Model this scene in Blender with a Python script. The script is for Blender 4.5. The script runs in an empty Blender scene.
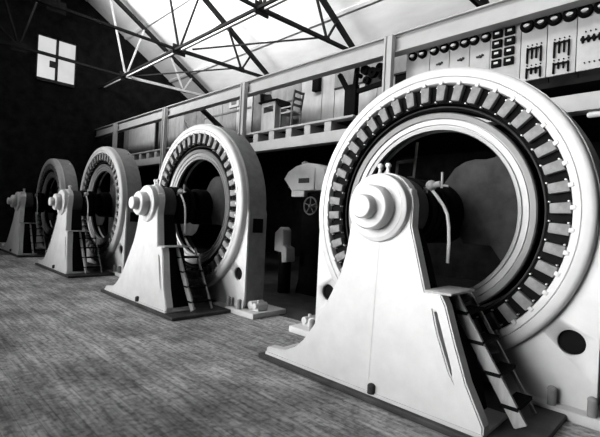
import bpy, bmesh, math, random
import numpy as np
from mathutils import Vector, Matrix
random.seed(7)
SC = bpy.context.scene
COL = SC.collection
PI = math.pi
FZ = -0.07            # floor level (heights are counted from the foot of the pedestals)
S = 5.68              # spacing of the machines
HZ = 2.0              # shaft height

# ------------------------------------------------------------------ materials
def mat(name, v, rough=.6, metal=0., noise=.12, scale=3., bump=0., stretch=None, spec=.4, tint=(1, 1, 1)):
    m = bpy.data.materials.new(name); m.use_nodes = True
    nt = m.node_tree; b = nt.nodes['Principled BSDF']
    b.inputs['Roughness'].default_value = rough
    b.inputs['Metallic'].default_value = metal
    b.inputs['Specular IOR Level'].default_value = spec
    tc = nt.nodes.new('ShaderNodeTexCoord')
    mp = nt.nodes.new('ShaderNodeMapping')
    if stretch: mp.inputs['Scale'].default_value = stretch
    nz = nt.nodes.new('ShaderNodeTexNoise'); nz.inputs['Scale'].default_value = scale
    nz.inputs['Detail'].default_value = 6; nz.inputs['Roughness'].default_value = .6
    rp = nt.nodes.new('ShaderNodeValToRGB')
    lo, hi = v * (1 - noise), min(1., v * (1 + noise))
    rp.color_ramp.elements[0].position = .3; rp.color_ramp.elements[1].position = .7
    rp.color_ramp.elements[0].color = (lo * tint[0], lo * tint[1], lo * tint[2], 1)
    rp.color_ramp.elements[1].color = (hi * tint[0], hi * tint[1], hi * tint[2], 1)
    L = nt.links.new
    L(tc.outputs['Object'], mp.inputs['Vector']); L(mp.outputs[0], nz.inputs['Vector'])
    L(nz.outputs['Fac'], rp.inputs[0]); L(rp.outputs[0], b.inputs['Base Color'])
    if bump:
        bp = nt.nodes.new('ShaderNodeBump'); bp.inputs['Strength'].default_value = bump
        bp.inputs['Distance'].default_value = .01
        L(nz.outputs['Fac'], bp.inputs['Height']); L(bp.outputs[0], b.inputs['Normal'])
    return m

M = {}
M['paint'] = mat('pale_machine_paint', .67, .55, noise=.07, scale=4, spec=.3)
M['frame'] = mat('frame_grey', .28, .6, noise=.2, scale=5, spec=.25)  # even grey, darker than the pale front plate
M['rim'] = mat('rim_paint', .58, .5, noise=.07, scale=4, spec=.3)
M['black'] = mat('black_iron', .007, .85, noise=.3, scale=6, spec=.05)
M['dark'] = mat('dark_iron', .04, .6, noise=.3, scale=6, spec=.2)
M['coil'] = mat('taped_coil', .22, .8, noise=.25, scale=9, stretch=(1, 1, 1), spec=.15)
M['steel'] = mat('turned_steel', .62, .36, metal=.75, noise=.1, scale=6)
M['spider'] = mat('grey_casting', .032, .75, noise=.35, scale=5, spec=.1)
M['bright'] = mat('bright_fitting', .72, .4, noise=.1)
M['bed'] = mat('oily_bed_and_shade', .05, .55, noise=.5, scale=3, spec=.25)
M['steelwhite'] = mat('whitewashed_steel', .52, .7, noise=.07, scale=2.5, spec=.2)
M['truss'] = mat('black_truss_steel', .010, .7, noise=.3, spec=.15)
M['tie'] = mat('grey_tie_steel', .5, .7, noise=.2, spec=.15)
M['roof'] = mat('whitewashed_boards', .80, .85, noise=.13, scale=.9, stretch=(.35, 1, 1), spec=.1)
M['wall'] = mat('black_wall', .012, .9, noise=.5, scale=2, spec=.05)  # even near-black colour for the walls and gallery floor
M['marble'] = mat('switchboard_marble', .46, .5, noise=.10, scale=5, spec=.3)
M['wood'] = mat('weathered_wood', .42, .8, noise=.2, scale=4, stretch=(4, 4, .6), spec=.1)
M['boardA'] = mat('pale_board', .48, .85, noise=.16, scale=2.2, stretch=(2, 2, .8), spec=.1)
M['boardB'] = mat('grey_board', .28, .85, noise=.25, scale=2.2, stretch=(2, 2, .8), spec=.1)
M['boardC'] = mat('dim_board', .16, .85, noise=.3, scale=2.6, spec=.1)
M['concrete'] = mat('whitewashed_beam', .48, .8, noise=.1, scale=1.6, spec=.1)

def floor_material():
    m = bpy.data.materials.new('worn_plank_floor'); m.use_nodes = True
    nt = m.node_tree; b = nt.nodes['Principled BSDF']; N = nt.nodes.new; L = nt.links.new
    b.inputs['Roughness'].default_value = .75; b.inputs['Specular IOR Level'].default_value = .18
    tc = N('ShaderNodeTexCoord')
    br = N('ShaderNodeTexBrick'); br.inputs['Scale'].default_value = 1
    br.inputs['Brick Width'].default_value = 4.2; br.inputs['Row Height'].default_value = .145
    br.inputs['Mortar Size'].default_value = .003; br.inputs['Mortar Smooth'].default_value = .4
    br.offset = .37
    br.inputs['Color1'].default_value = (.47, .47, .47, 1); br.inputs['Color2'].default_value = (.62, .62, .62, 1)
    br.inputs['Mortar'].default_value = (.26, .26, .26, 1)
    mp = N('ShaderNodeMapping'); mp.inputs['Scale'].default_value = (.7, 9, 1)
    n1 = N('ShaderNodeTexNoise'); n1.inputs['Scale'].default_value = 2.2; n1.inputs['Detail'].default_value = 8; n1.inputs['Roughness'].default_value = .7
    r1 = N('ShaderNodeValToRGB'); r1.color_ramp.elements[0].position = .32; r1.color_ramp.elements[1].position = .62
    r1.color_ramp.elements[0].color = (.38, .38, .38, 1); r1.color_ramp.elements[1].color = (1.15, 1.15, 1.15, 1)
    n2 = N('ShaderNodeTexNoise'); n2.inputs['Scale'].default_value = .8; n2.inputs['Detail'].default_value = 8; n2.inputs['Roughness'].default_value = .65
    r2 = N('ShaderNodeValToRGB'); r2.color_ramp.elements[0].position = .36; r2.color_ramp.elements[1].position = .6
    r2.color_ramp.elements[0].color = (.42, .42, .42, 1); r2.color_ramp.elements[1].color = (1.1, 1.1, 1.1, 1)
    n3 = N('ShaderNodeTexNoise'); n3.inputs['Scale'].default_value = 17; n3.inputs['Detail'].default_value = 3
    r3 = N('ShaderNodeValToRGB'); r3.color_ramp.elements[0].position = .3; r3.color_ramp.elements[1].position = .55
    r3.color_ramp.elements[0].color = (.5, .5, .5, 1); r3.color_ramp.elements[1].color = (1.05, 1.05, 1.05, 1)
    def mul(a, c):
        x = N('ShaderNodeMixRGB'); x.blend_type = 'MULTIPLY'; x.inputs[0].default_value = 1
        L(a, x.inputs[1]); L(c, x.inputs[2]); return x.outputs[0]
    L(tc.outputs['Object'], br.inputs['Vector'])
    L(tc.outputs['Object'], mp.inputs['Vector']); L(mp.outputs[0], n1.inputs['Vector'])
    L(tc.outputs['Object'], n2.inputs['Vector']); L(tc.outputs['Object'], n3.inputs['Vector'])
    L(n1.outputs['Fac'], r1.inputs[0]); L(n2.outputs['Fac'], r2.inputs[0]); L(n3.outputs['Fac'], r3.inputs[0])
    L(mul(mul(mul(br.outputs['Color'], r1.outputs[0]), r2.outputs[0]), r3.outputs[0]), b.inputs['Base Color'])
    bp = N('ShaderNodeBump'); bp.inputs['Strength'].default_value = .25; bp.inputs['Distance'].default_value = .01
    L(r1.outputs[0], bp.inputs['Height']); L(bp.outputs[0], b.inputs['Normal'])
    return m
M['floor'] = floor_material()

def turned_material():
    """machined annulus: fine concentric tool marks round the shaft axis"""
    m = mat('grooved_turned_steel', .25, .48, metal=.8, noise=.05, scale=8)
    nt = m.node_tree; b = nt.nodes['Principled BSDF']; N = nt.nodes.new; L = nt.links.new
    tg = N('ShaderNodeTangent'); tg.direction_type = 'RADIAL'; tg.axis = 'Y'
    b.inputs['Anisotropic'].default_value = ANV; b.inputs['Anisotropic Rotation'].default_value = ANI
    L(tg.outputs[0], b.inputs['Tangent'])
    return m
ANI = 0.25; ANV = 0.0
M['turned'] = turned_material()

def glass_material():
    m = bpy.data.materials.new('dusty_window_glass'); m.use_nodes = True
    nt = m.node_tree; nt.nodes.clear(); N = nt.nodes.new; L = nt.links.new
    o = N('ShaderNodeOutputMaterial'); mx = N('ShaderNodeMixShader'); e = N('ShaderNodeEmission'); g = N('ShaderNodeBsdfGlossy')
    nz = N('ShaderNodeTexNoise'); nz.inputs['Scale'].default_value = 1.4; rp = N('ShaderNodeValToRGB')
    rp.color_ramp.elements[0].color = (.50, .50, .50, 1); rp.color_ramp.elements[1].color = (.85, .85, .85, 1)
    L(nz.outputs['Fac'], rp.inputs[0]); L(rp.outputs[0], e.inputs[0])
    mx.inputs[0].default_value = .05; g.inputs['Roughness'].default_value = .1
    L(e.outputs[0], mx.inputs[1]); L(g.outputs[0], mx.inputs[2]); L(mx.outputs[0], o.inputs[0])
    return m
M['glass'] = glass_material()

# ------------------------------------------------------------------ helpers
def link(name, me, m, parent=None):
    o = bpy.data.objects.new(name, me); COL.objects.link(o)
    if m is not None:
        me.materials.clear(); me.materials.append(m)
    if parent is not None: o.parent = parent
    return o

class MB:
    """collects shapes into one bmesh; org is subtracted so that parts sit in their thing's own space"""
    def __init__(s, org=(0, 0, 0)):
        s.bm = bmesh.new(); s.o = Vector(org)
    def v(s, p): return s.bm.verts.new(Vector(p) - s.o)
    def face(s, vs, smooth=False):
        try:
            f = s.bm.faces.new(vs); f.smooth = smooth
        except ValueError: pass
    def box(s, a, b):
        x0, y0, z0 = a; x1, y1, z1 = b
        p = [s.v(q) for q in ((x0, y0, z0), (x1, y0, z0), (x1, y1, z0), (x0, y1, z0), (x0, y0, z1), (x1, y0, z1), (x1, y1, z1), (x0, y1, z1))]
        for f in ((3, 2, 1, 0), (4, 5, 6, 7), (0, 1, 5, 4), (1, 2, 6, 5), (2, 3, 7, 6), (3, 0, 4, 7)): s.face([p[i] for i in f])
        return s
    def hexa(s, q):
        p = [s.v(x) for x in q]
        for f in ((3, 2, 1, 0), (4, 5, 6, 7), (0, 1, 5, 4), (1, 2, 6, 5), (2, 3, 7, 6), (3, 0, 4, 7)): s.face([p[i] for i in f])
        return s
    def bar(s, a, b, w, h, up=(0, 0, 1)):
        a, b = Vector(a), Vector(b); d = (b - a).normalized(); up = Vector(up)
        if abs(d.dot(up)) > .98: up = Vector((1, 0, 0))
        r = d.cross(up).normalized(); u = r.cross(d)
        q = []
        for e in (a, b):
            for sx, sz in ((-1, -1), (1, -1), (1, 1), (-1, 1)): q.append(e + r * sx * w / 2 + u * sz * h / 2)
        p = [s.v(x) for x in q]
        for f in ((3, 2, 1, 0), (4, 5, 6, 7), (0, 1, 5, 4), (1, 2, 6, 5), (2, 3, 7, 6), (3, 0, 4, 7)): s.face([p[i] for i in f])
        return s
    def lathe(s, prof, c=(0, 0), n=64, a0=0, a1=2 * PI, closed=True, caps=False):
        """prof: (radius, y) pairs turned about the axis parallel to y through x, z = c"""
        full = abs(a1 - a0 - 2 * PI) < 1e-6
        k = n if full else n + 1
        rings = []
        for i in range(k):
            t = a0 + (a1 - a0) * i / n
            rings.append([s.v((c[0] + r * math.cos(t), y, c[1] + r * math.sin(t))) for r, y in prof])
        m = len(prof)
        for i in range(n):
            A, B = rings[i], rings[(i + 1) % k]
            for j in range(m if closed else m - 1):
                s.face([A[j], A[(j + 1) % m], B[(j + 1) % m], B[j]], True)
        if caps and not closed:
            for j in (0, m - 1): s.face([r[j] for r in rings])
        return s
    def disc(s, c, r, y0, y1, n=32, bev=0.):
        if bev: pr = [(0.0001, y0), (r - bev, y0), (r, y0 + bev), (r, y1), (0.0001, y1)]
        else: pr = [(0.0001, y0), (r, y0), (r, y1), (0.0001, y1)]
        return s.lathe(pr, c, n, closed=False)
    def cyl(s, a, b, r, n=12, r2=None):
        a, b = Vector(a), Vector(b); d = (b - a).normalized(); r2 = r if r2 is None else r2
        up = Vector((0, 0, 1)) if abs(d.z) < .9 else Vector((1, 0, 0))
        x = d.cross(up).normalized(); y = x.cross(d)
        A = [s.v(a + (x * math.cos(2 * PI * i / n) + y * math.sin(2 * PI * i / n)) * r) for i in range(n)]
        B = [s.v(b + (x * math.cos(2 * PI * i / n) + y * math.sin(2 * PI * i / n)) * r2) for i in range(n)]
        for i in range(n): s.face([A[i], A[(i + 1) % n], B[(i + 1) % n], B[i]], True)
        s.face(A[::-1]); s.face(B); return s
    def tube(s, pts, r, n=8):
        pts = [Vector(p) for p in pts]; rings = []
        for i, p in enumerate(pts):
            d = (pts[min(i + 1, len(pts) - 1)] - pts[max(i - 1, 0)]).normalized()
            up = Vector((0, 1, 0)) if abs(d.y) < .9 else Vector((1, 0, 0))
            x = d.cross(up).normalized(); y = x.cross(d)
            rings.append([s.v(p + (x * math.cos(2 * PI * k / n) + y * math.sin(2 * PI * k / n)) * r) for k in range(n)])
        for a, b in zip(rings, rings[1:]):
            for k in range(n): s.face([a[k], a[(k + 1) % n], b[(k + 1) % n], b[k]], True)
        s.face(rings[0][::-1]); s.face(rings[-1]); return s
    def ball(s, c, r, n=12, sq=(1, 1, 1)):
        c = Vector(c); rows = []
        for i in range(n // 2 + 1):
            t = PI * i / (n // 2)
            rows.append([s.v(c + Vector((r * math.sin(t) * math.cos(2 * PI * k / n) * sq[0], r * math.sin(t) * math.sin(2 * PI * k / n) * sq[1], r * math.cos(t) * sq[2]))) for k in range(n)])
        for a, b in zip(rows, rows[1:]):
            for k in range(n): s.face([a[k], b[k], b[(k + 1) % n], a[(k + 1) % n]], True)
        return s
    def prism(s, out, f0, f1, smooth=False):
        """outline in x, z pushed from y=f0 to y=f1 (numbers or functions of x, z)"""
        g0 = f0 if callable(f0) else (lambda x, z: f0); g1 = f1 if callable(f1) else (lambda x, z: f1)
        A = [s.v((x, g0(x, z), z)) for x, z in out]; B = [s.v((x, g1(x, z), z)) for x, z in out]
        n = len(out)
        s.face(A); s.face(B[::-1])
        for i in range(n): s.face([A[(i + 1) % n], A[i], B[i], B[(i + 1) % n]], smooth)
        return s
    def mesh(s, name, bevel=0., tri=False):
        bm = s.bm
        bmesh.ops.remove_doubles(bm, verts=bm.verts, dist=1e-5)
        bmesh.ops.recalc_face_normals(bm, faces=bm.faces)
        if bevel:
            es = [e for e in bm.edges if len(e.link_faces) == 2 and e.calc_face_angle(0) > .6]
            bmesh.ops.bevel(bm, geom=es, offset=bevel, segments=2, affect='EDGES', profile=.5)
        me = bpy.data.meshes.new(name); bm.to_mesh(me); bm.free(); me.set_sharp_from_angle(angle=.7); return me
    def build(s, name, m, parent=None, bevel=0.):
        o = link(name, s.mesh(name, bevel), m, parent)
        return o

def cut(me, cutter):
    """boolean difference of two meshes, applied here; the cutter is thrown away"""
    a = bpy.data.objects.new('tmp_a', me); b = bpy.data.objects.new('tmp_b', cutter)
    COL.objects.link(a); COL.objects.link(b)
    md = a.modifiers.new('b', 'BOOLEAN'); md.operation = 'DIFFERENCE'; md.object = b; md.solver = 'EXACT'
    dg = bpy.context.evaluated_depsgraph_get(); dg.update()
    r = bpy.data.meshes.new_from_object(a.evaluated_get(dg))
    bpy.data.objects.remove(a); bpy.data.objects.remove(b); bpy.data.meshes.remove(cutter)
    return r

def tag(o, label, cat, group=None):
    o['label'] = label; o['category'] = cat
    if group: o['group'] = group
    return o
def empty(name, loc, label, cat, group=None):
    o = bpy.data.objects.new(name, None); COL.objects.link(o); o.location = loc; o.empty_display_size = .3
    return tag(o, label, cat, group)
def struct(name, mb, m, bevel=0.):
    o = mb.build(name, m, None, bevel); o['kind'] = 'structure'; return o
def copy_tree(o, parent=None):
    c = o.copy(); COL.objects.link(c)
    if parent is not None:
        c.parent = parent
    for ch in list(o.children): copy_tree(ch, c)
    return c

# ------------------------------------------------------------------ room shell
XE, XN = -23.0, 7.5          # far end wall, near end wall
YF, YB = -6.9, 10.2          # wall on the viewer's side, wall behind the gallery
RY, RZ = 1.65, 15.4 - .6 * 1.65   # ridge
roof_z = lambda y: RZ - .6 * abs(y - RY)

struct('floor', MB().box((XE - .3, YF - .3, FZ - .3), (XN + .3, YB + .3, FZ)), M['floor'])
struct('floor_shade', MB().box((XE, .62, FZ), (2.6, YB, FZ + .012)), M['bed'])  # dark sheet laid on the floor, standing in for the shade behind the machines
cl = MB()
for sgn, ye in ((1, YB + .3), (-1, YF - .3)):
    a = (RY, RZ); b = (ye, roof_z(ye))
    if sgn == 1:
        cl.hexa([(XE - .3, a[0], a[1]), (XN + .3, a[0], a[1]), (XN + .3, b[0], b[1]), (XE - .3, b[0], b[1]),
                 (XE - .3, a[0], a[1] + .2), (XN + .3, a[0], a[1] + .2), (XN + .3, b[0], b[1] + .2), (XE - .3, b[0], b[1] + .2)])
    else:
        # viewer's side slope with a long opening added for the roof lights
        sk0, sk1, sx0, sx1 = -.6, -4.6, -18.5, 5.5
        def strip(x0, x1, y0, y1):
            cl.hexa([(x0, y1, roof_z(y1)), (x1, y1, roof_z(y1)), (x1, y0, roof_z(y0)), (x0, y0, roof_z(y0)),
                     (x0, y1, roof_z(y1) + .2), (x1, y1, roof_z(y1) + .2), (x1, y0, roof_z(y0) + .2), (x0, y0, roof_z(y0) + .2)])
        strip(XE - .3, XN + .3, RY, sk0); strip(XE - .3, XN + .3, sk1, ye)
        strip(XE - .3, sx0, sk0, sk1); strip(sx1, XN + .3, sk0, sk1)
struct('ceiling', cl, M['roof'])

# far end wall with the four-pane window
wy0, wy1, wz0, wz1 = .64, 2.60, 8.66, 11.02
w = MB(); X0, X1 = XE - .3, XE
w.box((X0, YF, FZ), (X1, YB, wz0)); w.box((X0, YF, wz0), (X1, wy0, 10.2)); w.box((X0, wy1, wz0), (X1, YB, 10.2))
w.box((X0, wy0, wz1), (X1, wy1, wz1 + .3))
for ya, yb in ((YF, wy0), (wy1, YB)):
    w.hexa([(X0, ya, 10.2), (X1, ya, 10.2), (X1, yb, 10.2), (X0, yb, 10.2), (X0, ya, max(10.2, roof_z(ya))), (X1, ya, max(10.2, roof_z(ya))), (X1, yb, max(10.2, roof_z(yb))), (X0, yb, max(10.2, roof_z(yb)))])
w.hexa([(X0, wy0, wz1 + .3), (X1, wy0, wz1 + .3), (X1, RY, wz1 + .3), (X0, RY, wz1 + .3), (X0, wy0, roof_z(wy0)), (X1, wy0, roof_z(wy0)), (X1, RY, RZ), (X0, RY, RZ)])
w.hexa([(X0, RY, wz1 + .3), (X1, RY, wz1 + .3), (X1, wy1, wz1 + .3), (X0, wy1, wz1 + .3), (X0, RY, RZ), (X1, RY, RZ), (X1, wy1, roof_z(wy1)), (X0, wy1, roof_z(wy1))])
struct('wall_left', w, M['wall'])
win = MB()
xm = XE - .12
for a, b in (((wy0, wz0), (wy0 + .07, wz1)), ((wy1 - .07, wz0), (wy1, wz1)), ((wy0, wz0), (wy1, wz0 + .08)), ((wy0, wz1 - .07), (wy1, wz1)),
             ((1.56, wz0), (1.69, wz1)), ((wy0, 10.02), (wy1, 10.13))):
    win.box((xm - .06, a[0], a[1]), (xm + .06, b[0], b[1]))
win.box((xm - .02, 1.28, 9.40), (xm + .07, 1.58, 9.74)); win.box((XE - .05, .7, wz0 - .12), (XE + .12, 2.5, wz0))
w1 = struct('window_1', win, M['dark'])
MBg = MB()
MBg.box((xm - .01, wy0 + .07, wz0 + .08), (xm + .01, wy1 - .07, wz1 - .07)).build('window_glass', M['glass'], w1)

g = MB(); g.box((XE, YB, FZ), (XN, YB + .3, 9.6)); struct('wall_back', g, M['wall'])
g = MB(); g.hexa([(XN, YF, FZ), (XN + .3, YF, FZ), (XN + .3, YB, FZ), (XN, YB, FZ), (XN, YF, 9), (XN + .3, YF, 9), (XN + .3, YB, 9), (XN, YB, 9)])
g.hexa([(XN, YF, 9), (XN + .3, YF, 9), (XN + .3, RY, 9), (XN, RY, 9), (XN, YF, roof_z(YF)), (XN + .3, YF, roof_z(YF)), (XN + .3, RY, RZ), (XN, RY, RZ)])
g.hexa([(XN, RY, 9), (XN + .3, RY, 9), (XN + .3, YB, 9), (XN, YB, 9), (XN, RY, RZ), (XN + .3, RY, RZ), (XN + .3, YB, roof_z(YB)), (XN, YB, roof_z(YB))])
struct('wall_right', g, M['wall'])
# wall on the viewer's side with unseen windows added to hold the lights
WINS = [(-21.8, -18.4), (-17.8, -14.4), (-13.8, -10.4), (-9.8, -6.4), (-5.8, -2.4), (-1.8, 1.6)]
WZ0, WZ1 = 1.3, 7.0
g = MB(); y0, y1 = YF - .3, YF
g.box((XE, y0, FZ), (XN, y1, WZ0)); g.box((XE, y0, WZ1), (XN, y1, roof_z(YF)))
xs = [XE] + [q for p in WINS for q in p] + [XN]
for i in range(0, len(xs), 2): g.box((xs[i], y0, WZ0), (xs[i + 1], y1, WZ1))
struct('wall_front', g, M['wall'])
for k, (a, b) in enumerate(WINS):
    f = MB()
    for i in range(5):
        x = a + (b - a) * i / 4; f.box((x - .04, YF - .2, WZ0), (x + .04, YF - .12, WZ1))
    for i in range(7):
        z = WZ0 + (WZ1 - WZ0) * i / 6; f.box((a, YF - .2, z - .04), (b, YF - .12, z + .04))
    struct('window_%d' % (k + 2), f, M['tie'])

# ------------------------------------------------------------------ the generator (four alike)
def make_generator():
    O = (0, 0, FZ)
    root = empty('generator', (0, 0, FZ), 'x', 'generator', 'generators standing in a row')
    c = (0, HZ)
    # --- bed plate under pedestal and frame
    MB(O).box((-1.66, -1.30, FZ), (1.68, .0, -.005)).build('bed_plate', M['bed'], root, .015)
    # --- frame: housing ring grown into two legs
    YA, YZ, RI, RO = .12, .59, 1.62, 1.865
    XL, zb = 1.86, .036
    angs = sorted(set([2 * PI * i / 120 for i in range(120)] + [math.atan2(zb - HZ, XL) % (2 * PI), math.atan2(zb - HZ, -XL) % (2 * PI),
                                                               math.atan2(zb + .2 - HZ, XL) % (2 * PI), math.atan2(zb + .2 - HZ, -XL) % (2 * PI)]))
    def outer(t):
        ct, st = math.cos(t), math.sin(t)
        if st >= 0: return (RO * ct, HZ + RO * st)
        k = 1e9
        if abs(ct) > 1e-6: k = min(k, (RO if st > -.05 else XL + .04) / abs(ct))
        k = min(k, (HZ - zb) / -st)
        return (k * ct, HZ + k * st)
    b = MB(O); R = []
    for t in angs:
        ox, oz = outer(t); ix, iz = RI * math.cos(t), HZ + RI * math.sin(t)
        if math.hypot(ox, oz - HZ) < RI + .03: ox, oz = (RI + .03) * math.cos(t), HZ + (RI + .03) * math.sin(t)
        R.append([b.v((ix, YA, iz)), b.v((ox, YA, oz)), b.v((ox, YZ, oz)), b.v((ix, YZ, iz))])
    for i in range(len(R)):
        A, B = R[i], R[(i + 1) % len(R)]
        for j in range(4): b.face([A[j], A[(j + 1) % 4], B[(j + 1) % 4], B[j]])
    fm = b.mesh('frame')
    cu = MB(O)
    for sx in (-1, 1): cu.disc((sx * 1.66, .69), .13, YA - .1, YA + .3, 32)
    fm = cut(fm, cu.mesh('cutter'))
    bm = bmesh.new(); bm.from_mesh(fm)
    es = [e for e in bm.edges if len(e.link_faces) == 2 and e.calc_face_angle(0) > .9]
    bmesh.ops.bevel(bm, geom=es, offset=.02, segments=2, affect='EDGES')
    for f in bm.faces: f.smooth = abs(f.normal.y) < .5
    bm.to_mesh(fm); bm.free()
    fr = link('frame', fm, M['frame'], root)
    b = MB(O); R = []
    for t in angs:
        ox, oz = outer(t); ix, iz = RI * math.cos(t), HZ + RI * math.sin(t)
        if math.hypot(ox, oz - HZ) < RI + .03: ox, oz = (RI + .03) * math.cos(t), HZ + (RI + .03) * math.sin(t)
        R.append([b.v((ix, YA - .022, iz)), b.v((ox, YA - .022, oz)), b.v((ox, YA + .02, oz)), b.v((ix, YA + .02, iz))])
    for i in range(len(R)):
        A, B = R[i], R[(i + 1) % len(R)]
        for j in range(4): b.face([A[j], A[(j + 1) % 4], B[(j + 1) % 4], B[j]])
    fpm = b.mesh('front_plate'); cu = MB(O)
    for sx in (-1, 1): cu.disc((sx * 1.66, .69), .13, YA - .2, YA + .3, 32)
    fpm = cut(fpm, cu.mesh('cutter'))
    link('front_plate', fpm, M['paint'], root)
    for sx in (-1, 1): MB(O).disc((sx * 1.66, .69), .129, YA + .03, YA + .05, 32).build('hole_shade', M['black'], root)  # black disc inside each hand hole paints the shade of its depth
    # --- foot flange, its slabs, anchor bolts
    for sx in (-1, 1):
        a, bb = sorted((sx * 1.05, sx * 2.36))
        ft = MB(O).box((a, -.05, FZ), (bb, .80, .035)).build('foot_flange', M['paint'], root, .012)
        for x in (1.53, 1.88):
            q = MB(O); q.cyl((sx * x, .0, .03), (sx * x, .0, .19), .042, 16); q.ball((sx * x, .0, .195), .046, 14, (1, 1, .75))
            q.build('anchor_bolt', M['frame'], ft)
        lug = MB(O); lug.box((sx * 2.10 - .15, .16, .03), (sx * 2.10 + .15, .40, .12)); lug.cyl((sx * 2.03, .14, .12), (sx * 2.03, .46, .12), .08, 14); lug.cyl((sx * 2.18, .12, .13), (sx * 2.18, .42, .13), .06, 14); lug.cyl((sx * 2.16, .24, .12), (sx * 2.16, .24, .23), .03, 10)
        lug.build('holding_down_lug', M['paint'], ft, .01)
    for t in (60, 120):
        ca, sa = math.cos(math.radians(t)), math.sin(math.radians(t))
        q = MB(O); q.cyl((1.84 * ca, .48, HZ + 1.84 * sa), (1.875 * ca, .48, HZ + 1.875 * sa), .03, 10); q.ball((1.88 * ca, .48, HZ + 1.88 * sa), .032, 12)
        q.build('eye_bolt', M['bright'], root)
    # name plate on the flank
    MB(O).box((1.895, .22, 1.52), (1.915, .47, 1.80)).build('name_plate', M['black'], root)
    # --- rim
    pr = [(1.642, .12), (1.642, -.01), (1.652, -.022), (1.67, -.025), (1.715, -.028), (1.722, -.012), (1.730, -.03), (1.80, -.028), (1.832, -.012), (1.85, .02), (1.854, .12)]
    MB(O).lathe(pr, c, 128).build('rim', M['rim'], root)
    # --- stator core, dark, and the thin bright bore ring
    MB(O).lathe([(1.345, .18), (1.40, .18), (1.41, .065), (1.635, .065), (1.635, .50), (1.345, .50)], c, 96).build('stator_core', M['black'], root)
    MB(O).lathe([(1.37 + .011 * math.cos(t), .10 + .011 * math.sin(t)) for t in [2 * PI * i / 8 for i in range(8)]], c, 128).build('bore_ring', M['spider'], root)
    # --- coils, each with its clamp and studs
    N = 44
    bk = MB(O); w0, w1 = .054, .060
    bk.hexa([(1.43, -.012, HZ - w0), (1.628, -.012, HZ - w1), (1.628, .07, HZ - w1), (1.43, .07, HZ - w0),
             (1.43, -.012, HZ + w0), (1.628, -.012, HZ + w1), (1.628, .07, HZ + w1), (1.43, .07, HZ + w0)])
    bk.bm.transform(Matrix.Translation((0, 0, -(HZ - FZ))))
    cm = bk.mesh('coil', .012)
    km = MB(); km.box((1.622, -.036, -.024), (1.675, .03, .024)); km.bm.verts.ensure_lookup_table()
    km = km.mesh('clamp', .008)
    sms = [MB().disc((rr, tt), .009, .015, .20, 6).mesh('stud') for rr, tt in ((1.418, .072), (1.60, .072))]
    for i in range(N):
        t = 2 * PI * (i + .35) / N
        o = link('coil', cm, M['coil'], root); o.location = (0, 0, HZ - FZ); o.rotation_euler = (0, -t, 0)
        link('clamp', km, M['rim'], o)
        for sm in sms: link('stud', sm, M['bright'], o)
    # --- rotor
    MB(O).lathe([(1.075, .14), (1.085, .115), (1.125, .105), (1.13, .125), (1.145, .122), (1.15, .10), (1.205, .09), (1.21, .108), (1.22, .106), (1.225, .082), (1.285, .06), (1.30, .075), (1.30, .16), (1.075, .17)], c, 128).build('rotor_end_ring', M['turned'], root)
    MB(O).lathe([(1.17, .14), (1.30, .14), (1.30, .52), (1.17, .52)], c, 96).build('rotor_core', M['black'], root)
    MB(O).lathe([(1.118 + .026 * math.cos(t), .32 + .026 * math.sin(t)) for t in [2 * PI * i / 8 for i in range(8)]], c, 96).build('rotor_back_ring', M['bright'], root)
    def arm(pts): return MB(O).prism(pts, .27, .34).mesh('spider_arm', .012)
    right = [(.10, 2.38), (.25, 2.59), (.38, 2.665), (.51, 2.69), (.64, 2.68), (.74, 2.70), (.80, 2.74)]
    right += [(1.10 * math.cos(math.radians(a)), HZ + 1.10 * math.sin(math.radians(a))) for a in range(40, -36, -5)] + [(.86, 1.46), (.74, 1.62), (.40, 1.62)]
    link('spider_arm', arm(right), M['spider'], root)
    left = [(-x, 4 - z) for x, z in right]
    link('spider_arm', arm(left), M['spider'], root)
    MB(O).lathe([(.17, -.02), (.34, -.02), (.40, .04), (.40, .5), (.17, .5)], c, 40).build('rotor_hub', M['black'], root)
    MB(O).disc(c, .17, -1.0, 1.3, 32).build('shaft', M['black'], root)
    for y in (-.55, -.41, -.27): MB(O).lathe([(.165, y), (.40, y), (.40, y + .1), (.165, y + .1)], c, 40).build('collector_ring', M['black'], root)
    # --- bearing pedestal
    yf = lambda x, z: -1.23 + .105 * max(0, z)
    out = [(-1.58, 0), (-1.58, .085), (-1.42, .10), (-1.23, .125), (-1.07, .20), (-.94, .32), (-.80, .52), (-.69, .72), (-.57, .97), (-.47, 1.2), (-.42, 1.45), (-.40, 1.7), (-.385, 1.9)]
    out += [(.40 * math.cos(t), HZ + .40 * math.sin(t)) for t in [PI - .2 - i * (PI - .3) / 14 for i in range(15)]]
    out += [(.41, 1.80), (.48, 1.6), (.555, 1.38), (.63, 1.165), (.80, 1.16), (.86, 1.06), (.98, .74), (1.12, .40), (1.30, .085), (1.30, 0)]
    b = MB(O); b.prism(out, yf, lambda x, z: yf(x, z) + .15); pm = b.mesh('bearing_pedestal')
    pm = cut(pm, MB(O).prism([(.735, 1.0), (.765, 1.0), (.965, .50), (.985, .42), (.955, .46), (.80, .80)], -1.5, -.97).mesh('cutter'))
    bm = bmesh.new(); bm.from_mesh(pm)
    es = [e for e in bm.edges if len(e.link_faces) == 2 and e.calc_face_angle(0) > .7]
    bmesh.ops.bevel(bm, geom=es, offset=.014, segments=2, affect='EDGES')
    for f in bm.faces: f.smooth = False
    bm.to_mesh(pm); bm.free()
    ped = link('bearing_pedestal', pm, M['paint'], root)
    inn = [(-1.2, 0), (-.80, .40), (-.58, .78), (-.36, 1.25), (-.30, 1.8), (-.2, 2.2), (.2, 2.2), (.30, 1.8), (.42, 1.5), (.52, 1.16), (.76, 1.14), (.96, .6), (1.12, 0)]
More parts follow.
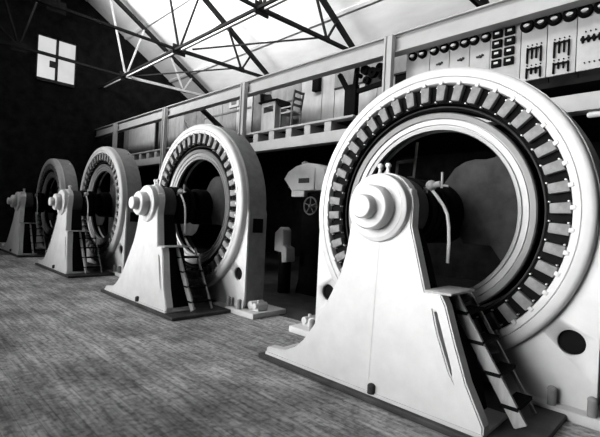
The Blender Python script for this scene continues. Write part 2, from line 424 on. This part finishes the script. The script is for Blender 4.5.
    MB(O).prism(inn, -1.02, -.62).build('shade_core', M['black'], ped)  # solid core coloured black for the shade on the pedestal's open side
    MB(O).lathe([(.17, -.90), (.36, -.90), (.37, -.88), (.37, -.60), (.17, -.60)], c, 40).build('bearing_shell', M['dark'], ped)
    MB(O).lathe([(.20, -1.0), (.375, -1.0), (.385, -1.03), (.375, -1.10), (.35, -1.12), (.20, -1.12)], c, 56).build('bearing_flange', M['paint'], ped)
    MB(O).lathe([(.05, -1.05), (.335, -1.05), (.335, -1.125), (.05, -1.125)], c, 48).build('bearing_groove', M['paint'], ped)
    MB(O).lathe([(.02, -1.11), (.235, -1.11), (.245, -1.13), (.245, -1.25), (.225, -1.275), (.13, -1.285), (.02, -1.285)], c, 48).build('bearing_cap', M['paint'], ped)
    MB(O).lathe([(.0005, -1.27), (.13, -1.27), (.13, -1.38), (.115, -1.40), (.06, -1.405), (.0005, -1.405)], c, 40).build('shaft_end_cover', M['paint'], ped)
    MB(O).box((.22, -1.0, 2.05), (.37, -.86, 2.22)).build('bearing_keep', M['paint'], ped, .03)
    for x in (-.15, -.04):
        oc = MB(O); oc.cyl((x, -.84, 2.32), (x, -.84, 2.50), .022, 10); oc.ball((x, -.84, 2.50), .036, 10); oc.build('oil_cup', M['bright'], ped)
    MB(O).tube([(.03, yf(0, 1.62) + .011, 1.62), (.05, yf(0, 1.0) + .011, 1.0), (.08, yf(0, .14) + .011, .14)], .016, 8).build('face_rib', M['paint'], ped)
    q = MB(O); q.cyl((.14, -1.24, .02), (.14, -1.24, .10), .042, 16); q.ball((.14, -1.24, .10), .042, 12, (1, 1, .6)); q.build('foot_bolt', M['dark'], ped)
    MB(O).box((-1.575, -1.245, -.012), (1.305, -.60, .03)).build('pedestal_sole', M['paint'], ped, .01)
    # --- platform on the pedestal's shoulder and the steps down to the bed plate
    MB(O).box((.62, -1.10, 1.158), (.90, -.54, 1.182)).build('platform', M['wood'], root, .004)
    st = MB(O)
    a, e = Vector((.76, -.77, 1.13)), Vector((1.47, -.77, .02))
    st.bar(a, e, .035, .12, (1, 0, 0)); lad = st.build('stair', M['wood'], root)
    MB(O).bar(a + Vector((0, .42, 0)), e + Vector((0, .42, 0)), .03, .035, (1, 0, 0)).build('stringer', M['wood'], lad)
    for i in range(4):
        f = (i + .62) / 4.2; p = a.lerp(e, f)
        MB(O).box((p.x - .075, -.80, p.z - .022), (p.x + .075, -.36, p.z + .012)).build('tread', M['black'], lad)
    # --- brush gear
    br = MB(O); br.cyl((.30, -.52, 2.28), (.44, -.50, 2.31), .035, 10); br.ball((.33, -.5, 2.29), .065, 12); br.box((.26, -.55, 2.20), (.32, -.45, 2.27))
    br.cyl((.46, -.5, 2.26), (.46, -.5, 2.44), .014, 8); br.cyl((.28, -.5, 2.2), (.31, -.5, 2.06), .03, 8); br.box((.27, -.54, 1.95), (.36, -.46, 2.07)); br.cyl((.4, -.5, 2.3), (.54, -.5, 2.28), .012, 8)
    br.build('brush_gear', M['frame'], root)
    MB(O).tube([(.35, -.5, 2.23), (.42, -.5, 2.15), (.49, -.5, 2.06), (.54, -.5, 1.96), (.565, -.5, 1.82), (.575, -.5, 1.65), (.57, -.5, 1.42)], .019, 8).build('cable', M['bright'], root)
    return root

gen = make_generator()
GL = ['largest generator in the right foreground, its coil ring shown almost full circle',
      'second generator from the right, grey flank and black plate beside its ring',
      'third generator from the right, narrow dark ring behind a pale pedestal',
      'farthest and smallest generator at the dark left end of the row']
gens = [gen]
for i in range(1, 4): gens.append(copy_tree(gen))
for i, o in enumerate(gens):
    o.location = (-S * i, 0, FZ); o['label'] = GL[i]

# ------------------------------------------------------------------ machinery seen behind the generators
def governor():
    O = (-4.6, 2.5, FZ)
    r = empty('governor', O, 'pale hooded governor stand with hand wheel between the two nearest generators', 'governor')
    b = MB(O); b.prism([(-5.40, 2.87), (-5.26, 3.05), (-4.97, 3.19), (-4.6, 3.25), (-4.25, 3.2), (-4.0, 3.06), (-3.9, 2.55), (-5.10, 2.55), (-5.2, 2.66)], 2.5, 3.1)
    b.build('hood', M['paint'], r, .03)
    MB(O).box((-4.98, 2.47, 2.56), (-4.28, 2.50, 3.10)).build('front_panel', M['paint'], r, .01)
    MB(O).box((-4.80, 2.445, 2.74), (-4.45, 2.472, 2.86)).build('name_plate', M['dark'], r)
    MB(O).ball((-5.03, 2.9, 3.33), .07, 14, (1, 1, .6)).cyl((-5.03, 2.9, 3.12), (-5.03, 2.9, 3.33), .10, 12).build('oil_cup', M['frame'], r)
    MB(O).box((-5.05, 2.46, 2.40), (-4.6, 2.6, 2.55)).build('ledge', M['paint'], r, .01)
    MB(O).prism([(-4.95, FZ), (-3.95, FZ), (-4.05, .3), (-4.1, 2.5), (-4.8, 2.5), (-4.85, .3)], 2.65, 3.2).build('column', M['black'], r, .02)
    h = MB(O); cx, cz = -4.31, 2.17
    h.lathe([(.21 + .018 * math.cos(t), 2.40 + .018 * math.sin(t)) for t in [2 * PI * i / 8 for i in range(8)]], (cx, cz), 32)
    for i in range(5):
        t = 2 * PI * i / 5 + .3; h.cyl((cx, 2.40, cz), (cx + .21 * math.cos(t), 2.40, cz + .21 * math.sin(t)), .013, 6)
    h.cyl((cx, 2.36, cz), (cx, 2.68, cz), .035, 10)
    h.build('hand_wheel', M['frame'], r)
governor()
O = (-5.05, 2.3, FZ)
r = empty('valve_casting', O, 'small pale casting on a dark stand low in the gap beside the governor', 'valve')
b = MB(O); b.prism([(-5.32, 1.0), (-5.32, 1.46), (-5.12, 1.62), (-5.02, 1.55), (-5.0, 1.15), (-4.86, 1.1), (-4.84, .75), (-5.02, .72), (-5.05, .98)], 2.2, 2.5); b.build('casting', M['paint'], r, .02)
MB(O).cyl((-5.1, 2.4, FZ), (-5.1, 2.4, .98), .16, 16).build('stand', M['black'], r)
O = (-.9, 1.0, FZ)
r = empty('ladder', (-.98, 1.0, FZ), 'pale ladder-like frame seen through the bore of the largest generator', 'ladder')
O = (-.98, 1.0, FZ)
q = MB(O); q.bar((-1.26, 1.0, FZ), (-1.06, 1.0, 2.86), .03, .03); q.build('rail', M['bright'], r)
q = MB(O); q.bar((-.95, 1.0, FZ), (-.72, 1.0, 3.14), .03, .03); q.build('rail', M['bright'], r)
for z in (.4, .75, 1.1, 1.45, 1.8, 2.2, 2.58, 2.86):
    q = MB(O); xa, xb = -1.26 + .2 * z / 2.86, -.95 + .23 * z / 3.14; q.bar((xa, 1.0, z - .02), (xb, 1.0, z), .03, .045); q.build('rung', M['bright'], r)
# ------------------------------------------------------------------ gallery
G = 3.8
struct('trim_1', MB().box((XE, 4.05, 4.60), (XN, YB, 4.70)), M['wall'])
be = MB().box((XE, G, 4.02), (XN, G + .35, 4.335)).build('gallery_beam', M['concrete'], None, .01)
MB().cyl((1.03, 3.95, 3.96), (1.75, 3.95, 3.96), .058, 12).ball((1.03, 3.95, 3.96), .058).build('conduit', M['paint'], be)
tag(be, 'long whitewashed beam carrying the gallery floor behind the generators', 'beam')
eb = MB().box((XE, G - .03, 4.615), (-4.2, 4.05, 4.675)).build('edge_board', M['concrete'], None, .006)
tag(eb, 'thin pale board along the gallery floor edge above the joist ends', 'board')
joist = MB((0, G, 4.34)).box((-.125, G + .01, 4.337), (.125, 4.9, 4.612)).mesh('joist', .008)
x = -5.12 + .795
jn = 0
xsj = []
while x > -22: xsj.append(x); x -= .795
xsj = [x for x in xsj if x < -4.6]
for k, x in enumerate(xsj):
    o = link('joist', joist, M['concrete']); o.location = (x, G, 4.34)
    tag(o, 'pale square joist end between dark gaps, under the gallery edge board', 'joist', 'joist ends along the gallery')
# posts under the gallery, far back, are lost in the dark: left out
colx = [-3.11, -8.88, -14.46, -19.85]
CL = ['tall whitewashed steel column rising behind the top of the largest generator',
      'whitewashed steel column just right of the second generator from the right',
      'whitewashed steel column behind the left shoulder of the second generator',
      'farthest whitewashed steel column, above the third generator']
O = (0, G, FZ)
cb = MB(O); cb.box((-.115, 3.60, FZ), (-.065, 3.752, 6.41)); cb.box((.065, 3.60, FZ), (.115, 3.752, 6.41)); cb.box((-.07, 3.64, FZ), (.07, 3.68, 6.41))
cm = cb.mesh('steel_column')
for x, l in zip(colx, CL):
    o = link('steel_column', cm, M['steelwhite']); o.location = (x, G, FZ); tag(o, l, 'column', 'columns along the gallery')
gi = MB(); gi.box((XE, G + .02, 6.06), (XN, G + .06, 6.44)); gi.box((XE, G - .05, 6.02), (XN, G + .16, 6.06)); gi.box((XE, G - .07, 6.44), (XN, G + .16, 6.475))
gi.box((XE, G + .06, 6.06), (XN, G + .12, 6.44)); gi.box((XE, G + .12, 6.03), (XN, G + .25, 6.06))
o = gi.build('crane_girder', M['steelwhite']); tag(o, 'long whitewashed runway girder below the roof', 'girder')

# switchboard in the right bay
SY = 3.98
sb = empty('switchboard', (-.6, SY, 4.70), 'pale slab switchboard with round meters and knife switches above the gallery', 'switchboard')
O = (-.6, SY, 4.70)
seams = [-2.80, -2.18, -1.70, -1.24, -.80, -.20, .27, .76, 1.25, 1.75, 2.25]
for a, b in zip(seams, seams[1:]):
    MB(O).box((a + .006, SY, 4.80), (b - .006, SY + .06, 6.25)).build('panel', M['marble'], sb, .006)
for a in seams: MB(O).box((a - .03, SY + .06, 4.63), (a + .03, SY + .12, 6.25)).build('upright', M['black'], sb)
def meter(x, z, r=.105):
    m = MB(O).lathe([(.06, SY - .07), (r - .02, SY - .085), (r, SY - .06), (r, SY), (.06, SY)], (x, z), 24).build('meter', M['black'], sb)
    MB(O).prism([(x + .058 * math.cos(t), z - .005 + .030 * math.sin(t)) for t in [2 * PI * i / 16 for i in range(16)]], SY - .089, SY - .02).build('dial', M['bright'], m)
for a, b in zip(seams, seams[1:]):
    if a in (-.80,): continue
    cxm = (a + b) / 2; rm = .105 if a < -.5 else .125; meter(cxm - .125, 5.885, rm); meter(cxm + .125, 5.885, rm)
# eight dark relay cases
for i in range(2):
    for j in range(4):
        x0, z0 = -.75 + i * .245, 5.185 + j * .205
        rc = MB(O).box((x0, SY - .07, z0), (x0 + .19, SY, z0 + .155)).build('relay_case', M['black'], sb, .01)
        MB(O).box((x0 + .06, SY - .078, z0 + .06), (x0 + .14, SY - .069, z0 + .10)).build('relay_window', M['bright'], rc)
# knife switches: two tiers of comb-like blades
def knife(x0, x1, z0, z1):
    k = MB(O); n = 4
    k.box((x0 - .01, SY - .05, z1 - .045), (x1 + .01, SY - .03, z1 - .01))
    for i in range(n):
        x = x0 + (x1 - x0) * i / (n - 1); long_ = i in (0, n - 1)
        k.box((x - .012, SY - .06, z0 if long_ else z0 + .08), (x + .012, SY, z1)); MB(O).disc((x, z1 + .055), .013, SY - .03, SY, 8).build('stud', M['black'], sb)
    k.build('knife_switch', M['black'], sb)
for x0 in (-.065, .405):
    knife(x0, x0 + .24, 5.13, 5.43); knife(x0, x0 + .24, 4.83, 5.03)
for i in range(6):
    x = .90 + i * .075
    for z in (5.50, 4.93): MB(O).disc((x, z), .013, SY - .03, SY, 8).build('stud', M['black'], sb)
fu = MB(O)
for i in range(5):
    x = .86 + i * .085; fu.disc((x, 5.36), .035, SY - .06, SY, 10); fu.box((x - .016, SY - .05, 5.30), (x + .016, SY, 5.42))
fu.box((.82, SY - .03, 5.35), (1.24, SY, 5.375)); fu.build('fuse_row', M['black'], sb)
for x, z in ((-1.92, 5.55), (-1.42, 5.53), (-1.0, 5.50)):
    q = MB(O); q.disc((x, z), .03, SY - .05, SY, 10); q.box((x - .08, SY - .04, z - .015), (x - .02, SY, z + .015)); q.disc((x + .05, z + .02), .02, SY - .05, SY, 8); q.build('small_switch', M['dark'], sb)

K = 1.022          # the whole board stands a little behind the girder
sb.scale = (K, K, K)
sb.location = (2.66 + (-.6 - 2.66) * K, -4.99 + (SY + 4.99) * K, 1.824 + (4.70 - 1.824) * K)
# boarded partition behind the left bays of the gallery
def partition(xs, y, mats, label, z1=7.2):
    r = empty('board_partition', ((xs[0] + xs[-1]) / 2, y, 4.70), label, 'partition')
    O = ((xs[0] + xs[-1]) / 2, y, 4.70)
    for a, b, m in zip(xs, xs[1:], mats):
        MB(O).box((a + .012, y, 4.70), (b - .012, y + .05, z1)).build('board', M[m], r, .006)
    fr = MB(O); fr.box((xs[0], y + .05, 4.70), (xs[-1], y + .09, z1)); fr.build('backing', M['dark'], r)
    return r, O
r, O = partition([-10.4, -9.75, -9.35, -7.75, -6.75, -6.2, -5.55, -4.55, -3.95, -3.2], 5.3, ['boardC', 'boardC', 'boardB', 'boardA', 'boardA', 'boardA', 'boardA', 'boardA', 'black'],
          'pale boarded partition on the gallery between the two nearest columns')
MB(O).box((-6.2, 5.26, 6.08), (-3.3, 5.3, 6.12)).build('batten', M['dark'], r)
MB(O).box((-9.4, 5.27, 6.05), (-7.75, 5.3, 6.09)).build('batten', M['boardC'], r)
MB(O).box((-6.2, 5.27, 6.13), (-3.3, 5.3, 6.8)).build('upper_panel', M['boardB'], r)
r, O = partition([-18.3, -17.2, -15.7, -14.6, -13.9, -12.5, -11.5, -10.45], 5.3, ['boardC', 'boardB', 'boardC', 'boardC', 'boardB', 'boardB', 'boardA'],
          'grey boarded partition with frames above the second generator')
MB(O).box((-11.95, 5.25, 6.35), (-11.3, 5.3, 6.75)).build('notice_frame', M['boardA'], r); MB(O).box((-11.8, 5.24, 6.45), (-11.45, 5.27, 6.65)).build('notice', M['boardC'], r)
MB(O).box((-13.9, 5.27, 6.15), (-10.5, 5.3, 6.22)).build('batten', M['boardC'], r)
r, O = partition([-22.7, -22.0, -18.75], 5.3, ['boardB', 'boardA'], 'white sheeted partition at the far end of the gallery', 7.0)
q = MB().bar((-12.95, 4.5, 6.35), (-10.5, 4.5, 4.74), .16, .16); q = q.build('strut', M['black']); tag(q, 'dark slanting strut on the gallery above the second generator', 'strut')
q = MB().bar((-14.0, 4.4, 5.9), (-13.2, 4.4, 4.74), .06, .08); q = q.build('strut', M['steelwhite']); tag(q, 'pale leaning board just right of the third column from the right', 'board')

# desk, chair, forked apparatus, hanging box
O = (-8.15, 4.4, 4.70)
d = empty('desk', O, 'tall pale desk with sloping dark lid on the gallery right of a column', 'desk')
b = MB(O); b.box((-8.52, 4.2, 4.70), (-7.83, 4.75, 5.40)); b.box((-8.52, 4.2, 5.60), (-7.83, 4.75, 5.74)); b.box((-8.52, 4.2, 5.4), (-8.42, 4.75, 5.6)); b.box((-7.93, 4.2, 5.4), (-7.83, 4.75, 5.6)); b.box((-8.5, 4.7, 5.4), (-7.85, 4.75, 5.6))
b.build('cabinet', M['boardA'], d)
MB(O).box((-8.62, 4.12, 5.74), (-7.80, 4.8, 5.79)).build('desk_top', M['black'], d)
MB(O).prism([(-7.80, 5.79), (-7.60, 5.50), (-7.52, 5.52), (-7.70, 5.79)], 4.15, 4.75).build('desk_flap', M['black'], d)
b = MB(O); b.prism([(-8.62, 5.79), (-8.66, 6.13), (-8.25, 6.05), (-8.12, 5.79)], 4.3, 4.36); b.prism([(-8.62, 5.79), (-8.66, 6.13), (-8.60, 6.13), (-8.55, 5.79)], 4.2, 4.36); b.build('desk_lid', M['dark'], d)
O = (-7.2, 4.4, 4.70)
c = empty('chair', O, 'plain wooden chair on the gallery beside the tall desk', 'chair')
MB(O).box((-7.58, 4.2, 5.25), (-7.0, 4.65, 5.30)).build('seat', M['wood'], c)
MB(O).box((-7.60, 4.2, 5.42), (-7.05, 4.24, 5.46)).build('arm_rest', M['wood'], c)
for y in (4.22, 4.62):
    MB(O).bar((-7.04, y, 4.72), (-7.04, y, 5.28), .05, .05).build('leg', M['boardC'], c)
    MB(O).bar((-7.55, y, 4.72), (-7.55, y, 5.45), .05, .05).build('leg', M['boardC'], c)
b = MB(O)
for y in (4.22, 4.62): b.bar((-7.06, y, 5.27), (-6.93, y, 5.95), .05, .05)
for z, x in ((5.5, -7.02), (5.7, -6.98), (5.9, -6.94)): b.box((x - .015, 4.22, z - .04), (x + .015, 4.62, z + .04))
b.build('backrest', M['boardC'], c)
O = (-4.77, 4.4, 4.70)
a = empty('switch_stand', O, 'black iron stand with forked arms and round cases on the gallery', 'stand')
MB(O).box((-4.98, 4.3, 4.70), (-4.58, 4.5, 5.72)).build('post', M['black'], a, .03)
MB(O).bar((-4.93, 4.4, 5.6), (-5.26, 4.4, 6.12), .12, .12).build('fork_arm', M['black'], a)
MB(O).bar((-4.68, 4.4, 5.6), (-4.62, 4.4, 6.2), .12, .1).build('fork_arm', M['black'], a)
MB(O).bar((-4.7, 4.4, 5.50), (-3.75, 4.4, 5.58), .1, .12).build('cross_arm', M['black'], a)
for x, z, rr in ((-4.25, 5.74, .10), (-4.05, 5.92, .14), (-3.82, 6.0, .12), (-4.32, 6.05, .13), (-3.75, 5.75, .09), (-4.55, 5.95, .06)):
    q = MB(O).lathe([(.03, 4.3), (rr, 4.3), (rr, 4.5), (.03, 4.5)], (x, z), 20).build('round_case', M['black'], a)
MB(O).box((-4.35, 4.42, 5.55), (-3.7, 4.46, 6.05)).build('back_plate', M['dark'], a)
q = MB().box((-7.06, 5.12, 6.14), (-6.78, 5.29, 6.60)).build('meter_box', M['black'], None, .01); tag(q, 'small black box fixed high on the pale gallery boards', 'box')

# ------------------------------------------------------------------ roof trusses
RF = lambda y: 14.80 - .6 * y if y >= RY else 14.80 - .6 * (2 * RY - y)
CZ = 8.97
def make_truss():
    O = (0, RY, 8.9)
    t = empty('roof_truss', (0, RY, 8.9), 'x', 'roof truss', 'roof trusses')
    for sg in (1, -1):
        m = lambda y: RY + sg * (y - RY)
        ye = 9.85 if sg == 1 else 9.9
        MB(O).bar((0, RY, RF(RY)), (0, m(ye), RF(ye)), .16, .20, (1, 0, 0)).build('rafter', M['truss'], t)
        for (ya, za, yb, zb) in ((4.05, CZ, 3.0, RF(3.0)), (4.05, CZ, 4.95, RF(4.95)), (7.45, 9.1, 6.55, RF(6.55)), (7.45, 9.1, 8.0, RF(8.0)), (4.05, CZ, 6.3, RF(6.3))):
            MB(O).bar((0, m(ya), za), (0, m(yb), zb), .07, .09, (1, 0, 0)).build('web_bar', M['truss'], t)
        for y, z, s_ in ((4.05, CZ, .30), (7.45, 9.1, .16), (6.55, RF(6.55), .13)):
            MB(O).box((-.03, m(y) - s_, z - s_ * .7), (.03, m(y) + s_, z + s_ * .7)).build('gusset_plate', M['truss'], t)
    MB(O).bar((0, RY - 8.1, 9.15), (0, RY - 2.4, CZ), .12, .14).build('bottom_chord', M['truss'], t)
    MB(O).bar((0, RY - 2.4, CZ), (0, 4.05, CZ), .10, .10).build('bottom_chord', M['truss'], t)
    MB(O).bar((0, 4.05, CZ), (0, 9.75, 9.15), .12, .14).build('bottom_chord', M['truss'], t)
    return t
tr = make_truss()
TX = [-3.0, -8.6, -14.2, -19.8]
TL = ['nearest roof truss, only its foot showing at the top right', 'second roof truss, meeting the girder at the top centre', 'third roof truss, its big gusset left of centre', 'farthest roof truss, against the dark end wall']
trs = [tr] + [copy_tree(tr) for _ in range(3)]
for o, x, l in zip(trs, TX, TL): o.location.x = x; o['label'] = l
for ch in trs[3].children:          # farthest truss: lighter colour on some members stands in for light on them
    ym = sum(v.co.y for v in ch.data.vertices) / len(ch.data.vertices)
    if ch.name.split('.')[0] in ('bottom_chord', 'web_bar') and ym > 1.5:
        ch.material_slots[0].link = 'OBJECT'; ch.material_slots[0].material = M['tie']
# long ties through the chord joints and a web of flat braces
def longt(name, y, z, label, m, w=.12, h=.12):
    o = MB().bar((XE, y, z), (XN, y, z), w, h).build(name, m); tag(o, label, 'tie'); return o
longt('long_tie', 4.16, 9.04, 'pale long tie running through the truss joints toward the far wall', M['tie'], .10, .12)
longt('long_tie', 3.84, 8.92, 'black long tie alongside the pale one at the truss joints', M['truss'], .08, .10)
BL = ['flat cross brace rising between the second and third trusses', 'flat cross brace rising between the third and farthest trusses']
for k, (xa, xb) in enumerate(((-8.6, -14.2), (-14.2, -19.8))):
    o = MB().bar((xa, 7.45, 9.2), (xb + .5, 4.42, CZ + .03), .06, .06).build('cross_brace', M['truss']); tag(o, BL[k], 'brace')
for y, l in ((8.2, 'lowest white purlin under the roof boards, nearest the girder'), (5.2, 'middle white purlin under the roof boards'), (2.9, 'upper white purlin under the roof boards near the ridge')):
    z = roof_z(y) - .03
    o = MB().bar((XE, y, z), (XN, y, z), .16, .045, (0, .51, .86)).build('purlin', M['roof']); tag(o, l, 'purlin', 'purlins under the roof')

# ------------------------------------------------------------------ light
def area(name, loc, rot, sx, sy, e):
    l = bpy.data.lights.new(name, 'AREA'); l.shape = 'RECTANGLE'; l.size = sx; l.size_y = sy; l.energy = e
    o = bpy.data.objects.new(name, l); COL.objects.link(o); o.location = loc; o.rotation_euler = rot; return o
def aim(name, loc, d, sx, sy, e, spread):
    q = Vector(d).to_track_quat('-Z', 'Y')
    o = area(name, loc, q.to_euler(), sx, sy, e); o.data.spread = math.radians(spread); return o
WE = [12, 46, 112, 158, 166, 140]
for (a, b), e in zip(WINS, WE):
    aim('added_window_light', ((a + b) / 2, YF + .02, (WZ0 + WZ1) / 2), (.40, 1, -.20), (b - a) * .8, WZ1 - WZ0, e, 56)  # unseen beams, aimed and weighted per window to shape the light
ym = (sk0 + sk1) / 2
for xa, xb, e in ((-18.5, -12, 1150), (-12, -6, 520), (-6, 5.5, 760)):
    aim('added_roof_light', ((xa + xb) / 2, ym, roof_z(ym) - .4), (.0, 1, -.05), xb - xa, 2.2, e, 100)  # added lights aimed across the hall to brighten the far roof slope
wd = bpy.data.worlds.new('sky'); SC.world = wd; wd.use_nodes = True
bg = wd.node_tree.nodes['Background']; bg.inputs[0].default_value = (1, 1, 1, 1); bg.inputs[1].default_value = .04

# ------------------------------------------------------------------ camera
F, yaw, pit, rol, cx, D, zc = 417.9348, 0.7789, 0.0025, -0.0488, 2.66, 4.9925, 1.8244
fw = Vector((-math.sin(yaw) * math.cos(pit), math.cos(yaw) * math.cos(pit), math.sin(pit)))
r = Vector((math.cos(yaw), math.sin(yaw), 0)); u = r.cross(fw)
r2 = math.cos(rol) * r - math.sin(rol) * u; u2 = math.sin(rol) * r + math.cos(rol) * u
cam = bpy.data.cameras.new('camera'); co = bpy.data.objects.new('camera', cam); COL.objects.link(co)
cam.sensor_width = 36; cam.lens = 36 * F / 600; cam.clip_start = .05; cam.clip_end = 200
mw = Matrix.Identity(4)
for i in range(3): mw[i][0], mw[i][1], mw[i][2] = r2[i], u2[i], -fw[i]
mw[0][3], mw[1][3], mw[2][3] = cx, -D, zc
co.matrix_world = mw
SC.camera = co
SC.cycles.diffuse_bounces = 1
vs = SC.view_settings
vs.view_transform = 'Standard'; vs.look = 'None'; vs.exposure = 0; vs.gamma = 1; vs.use_curve_mapping = False
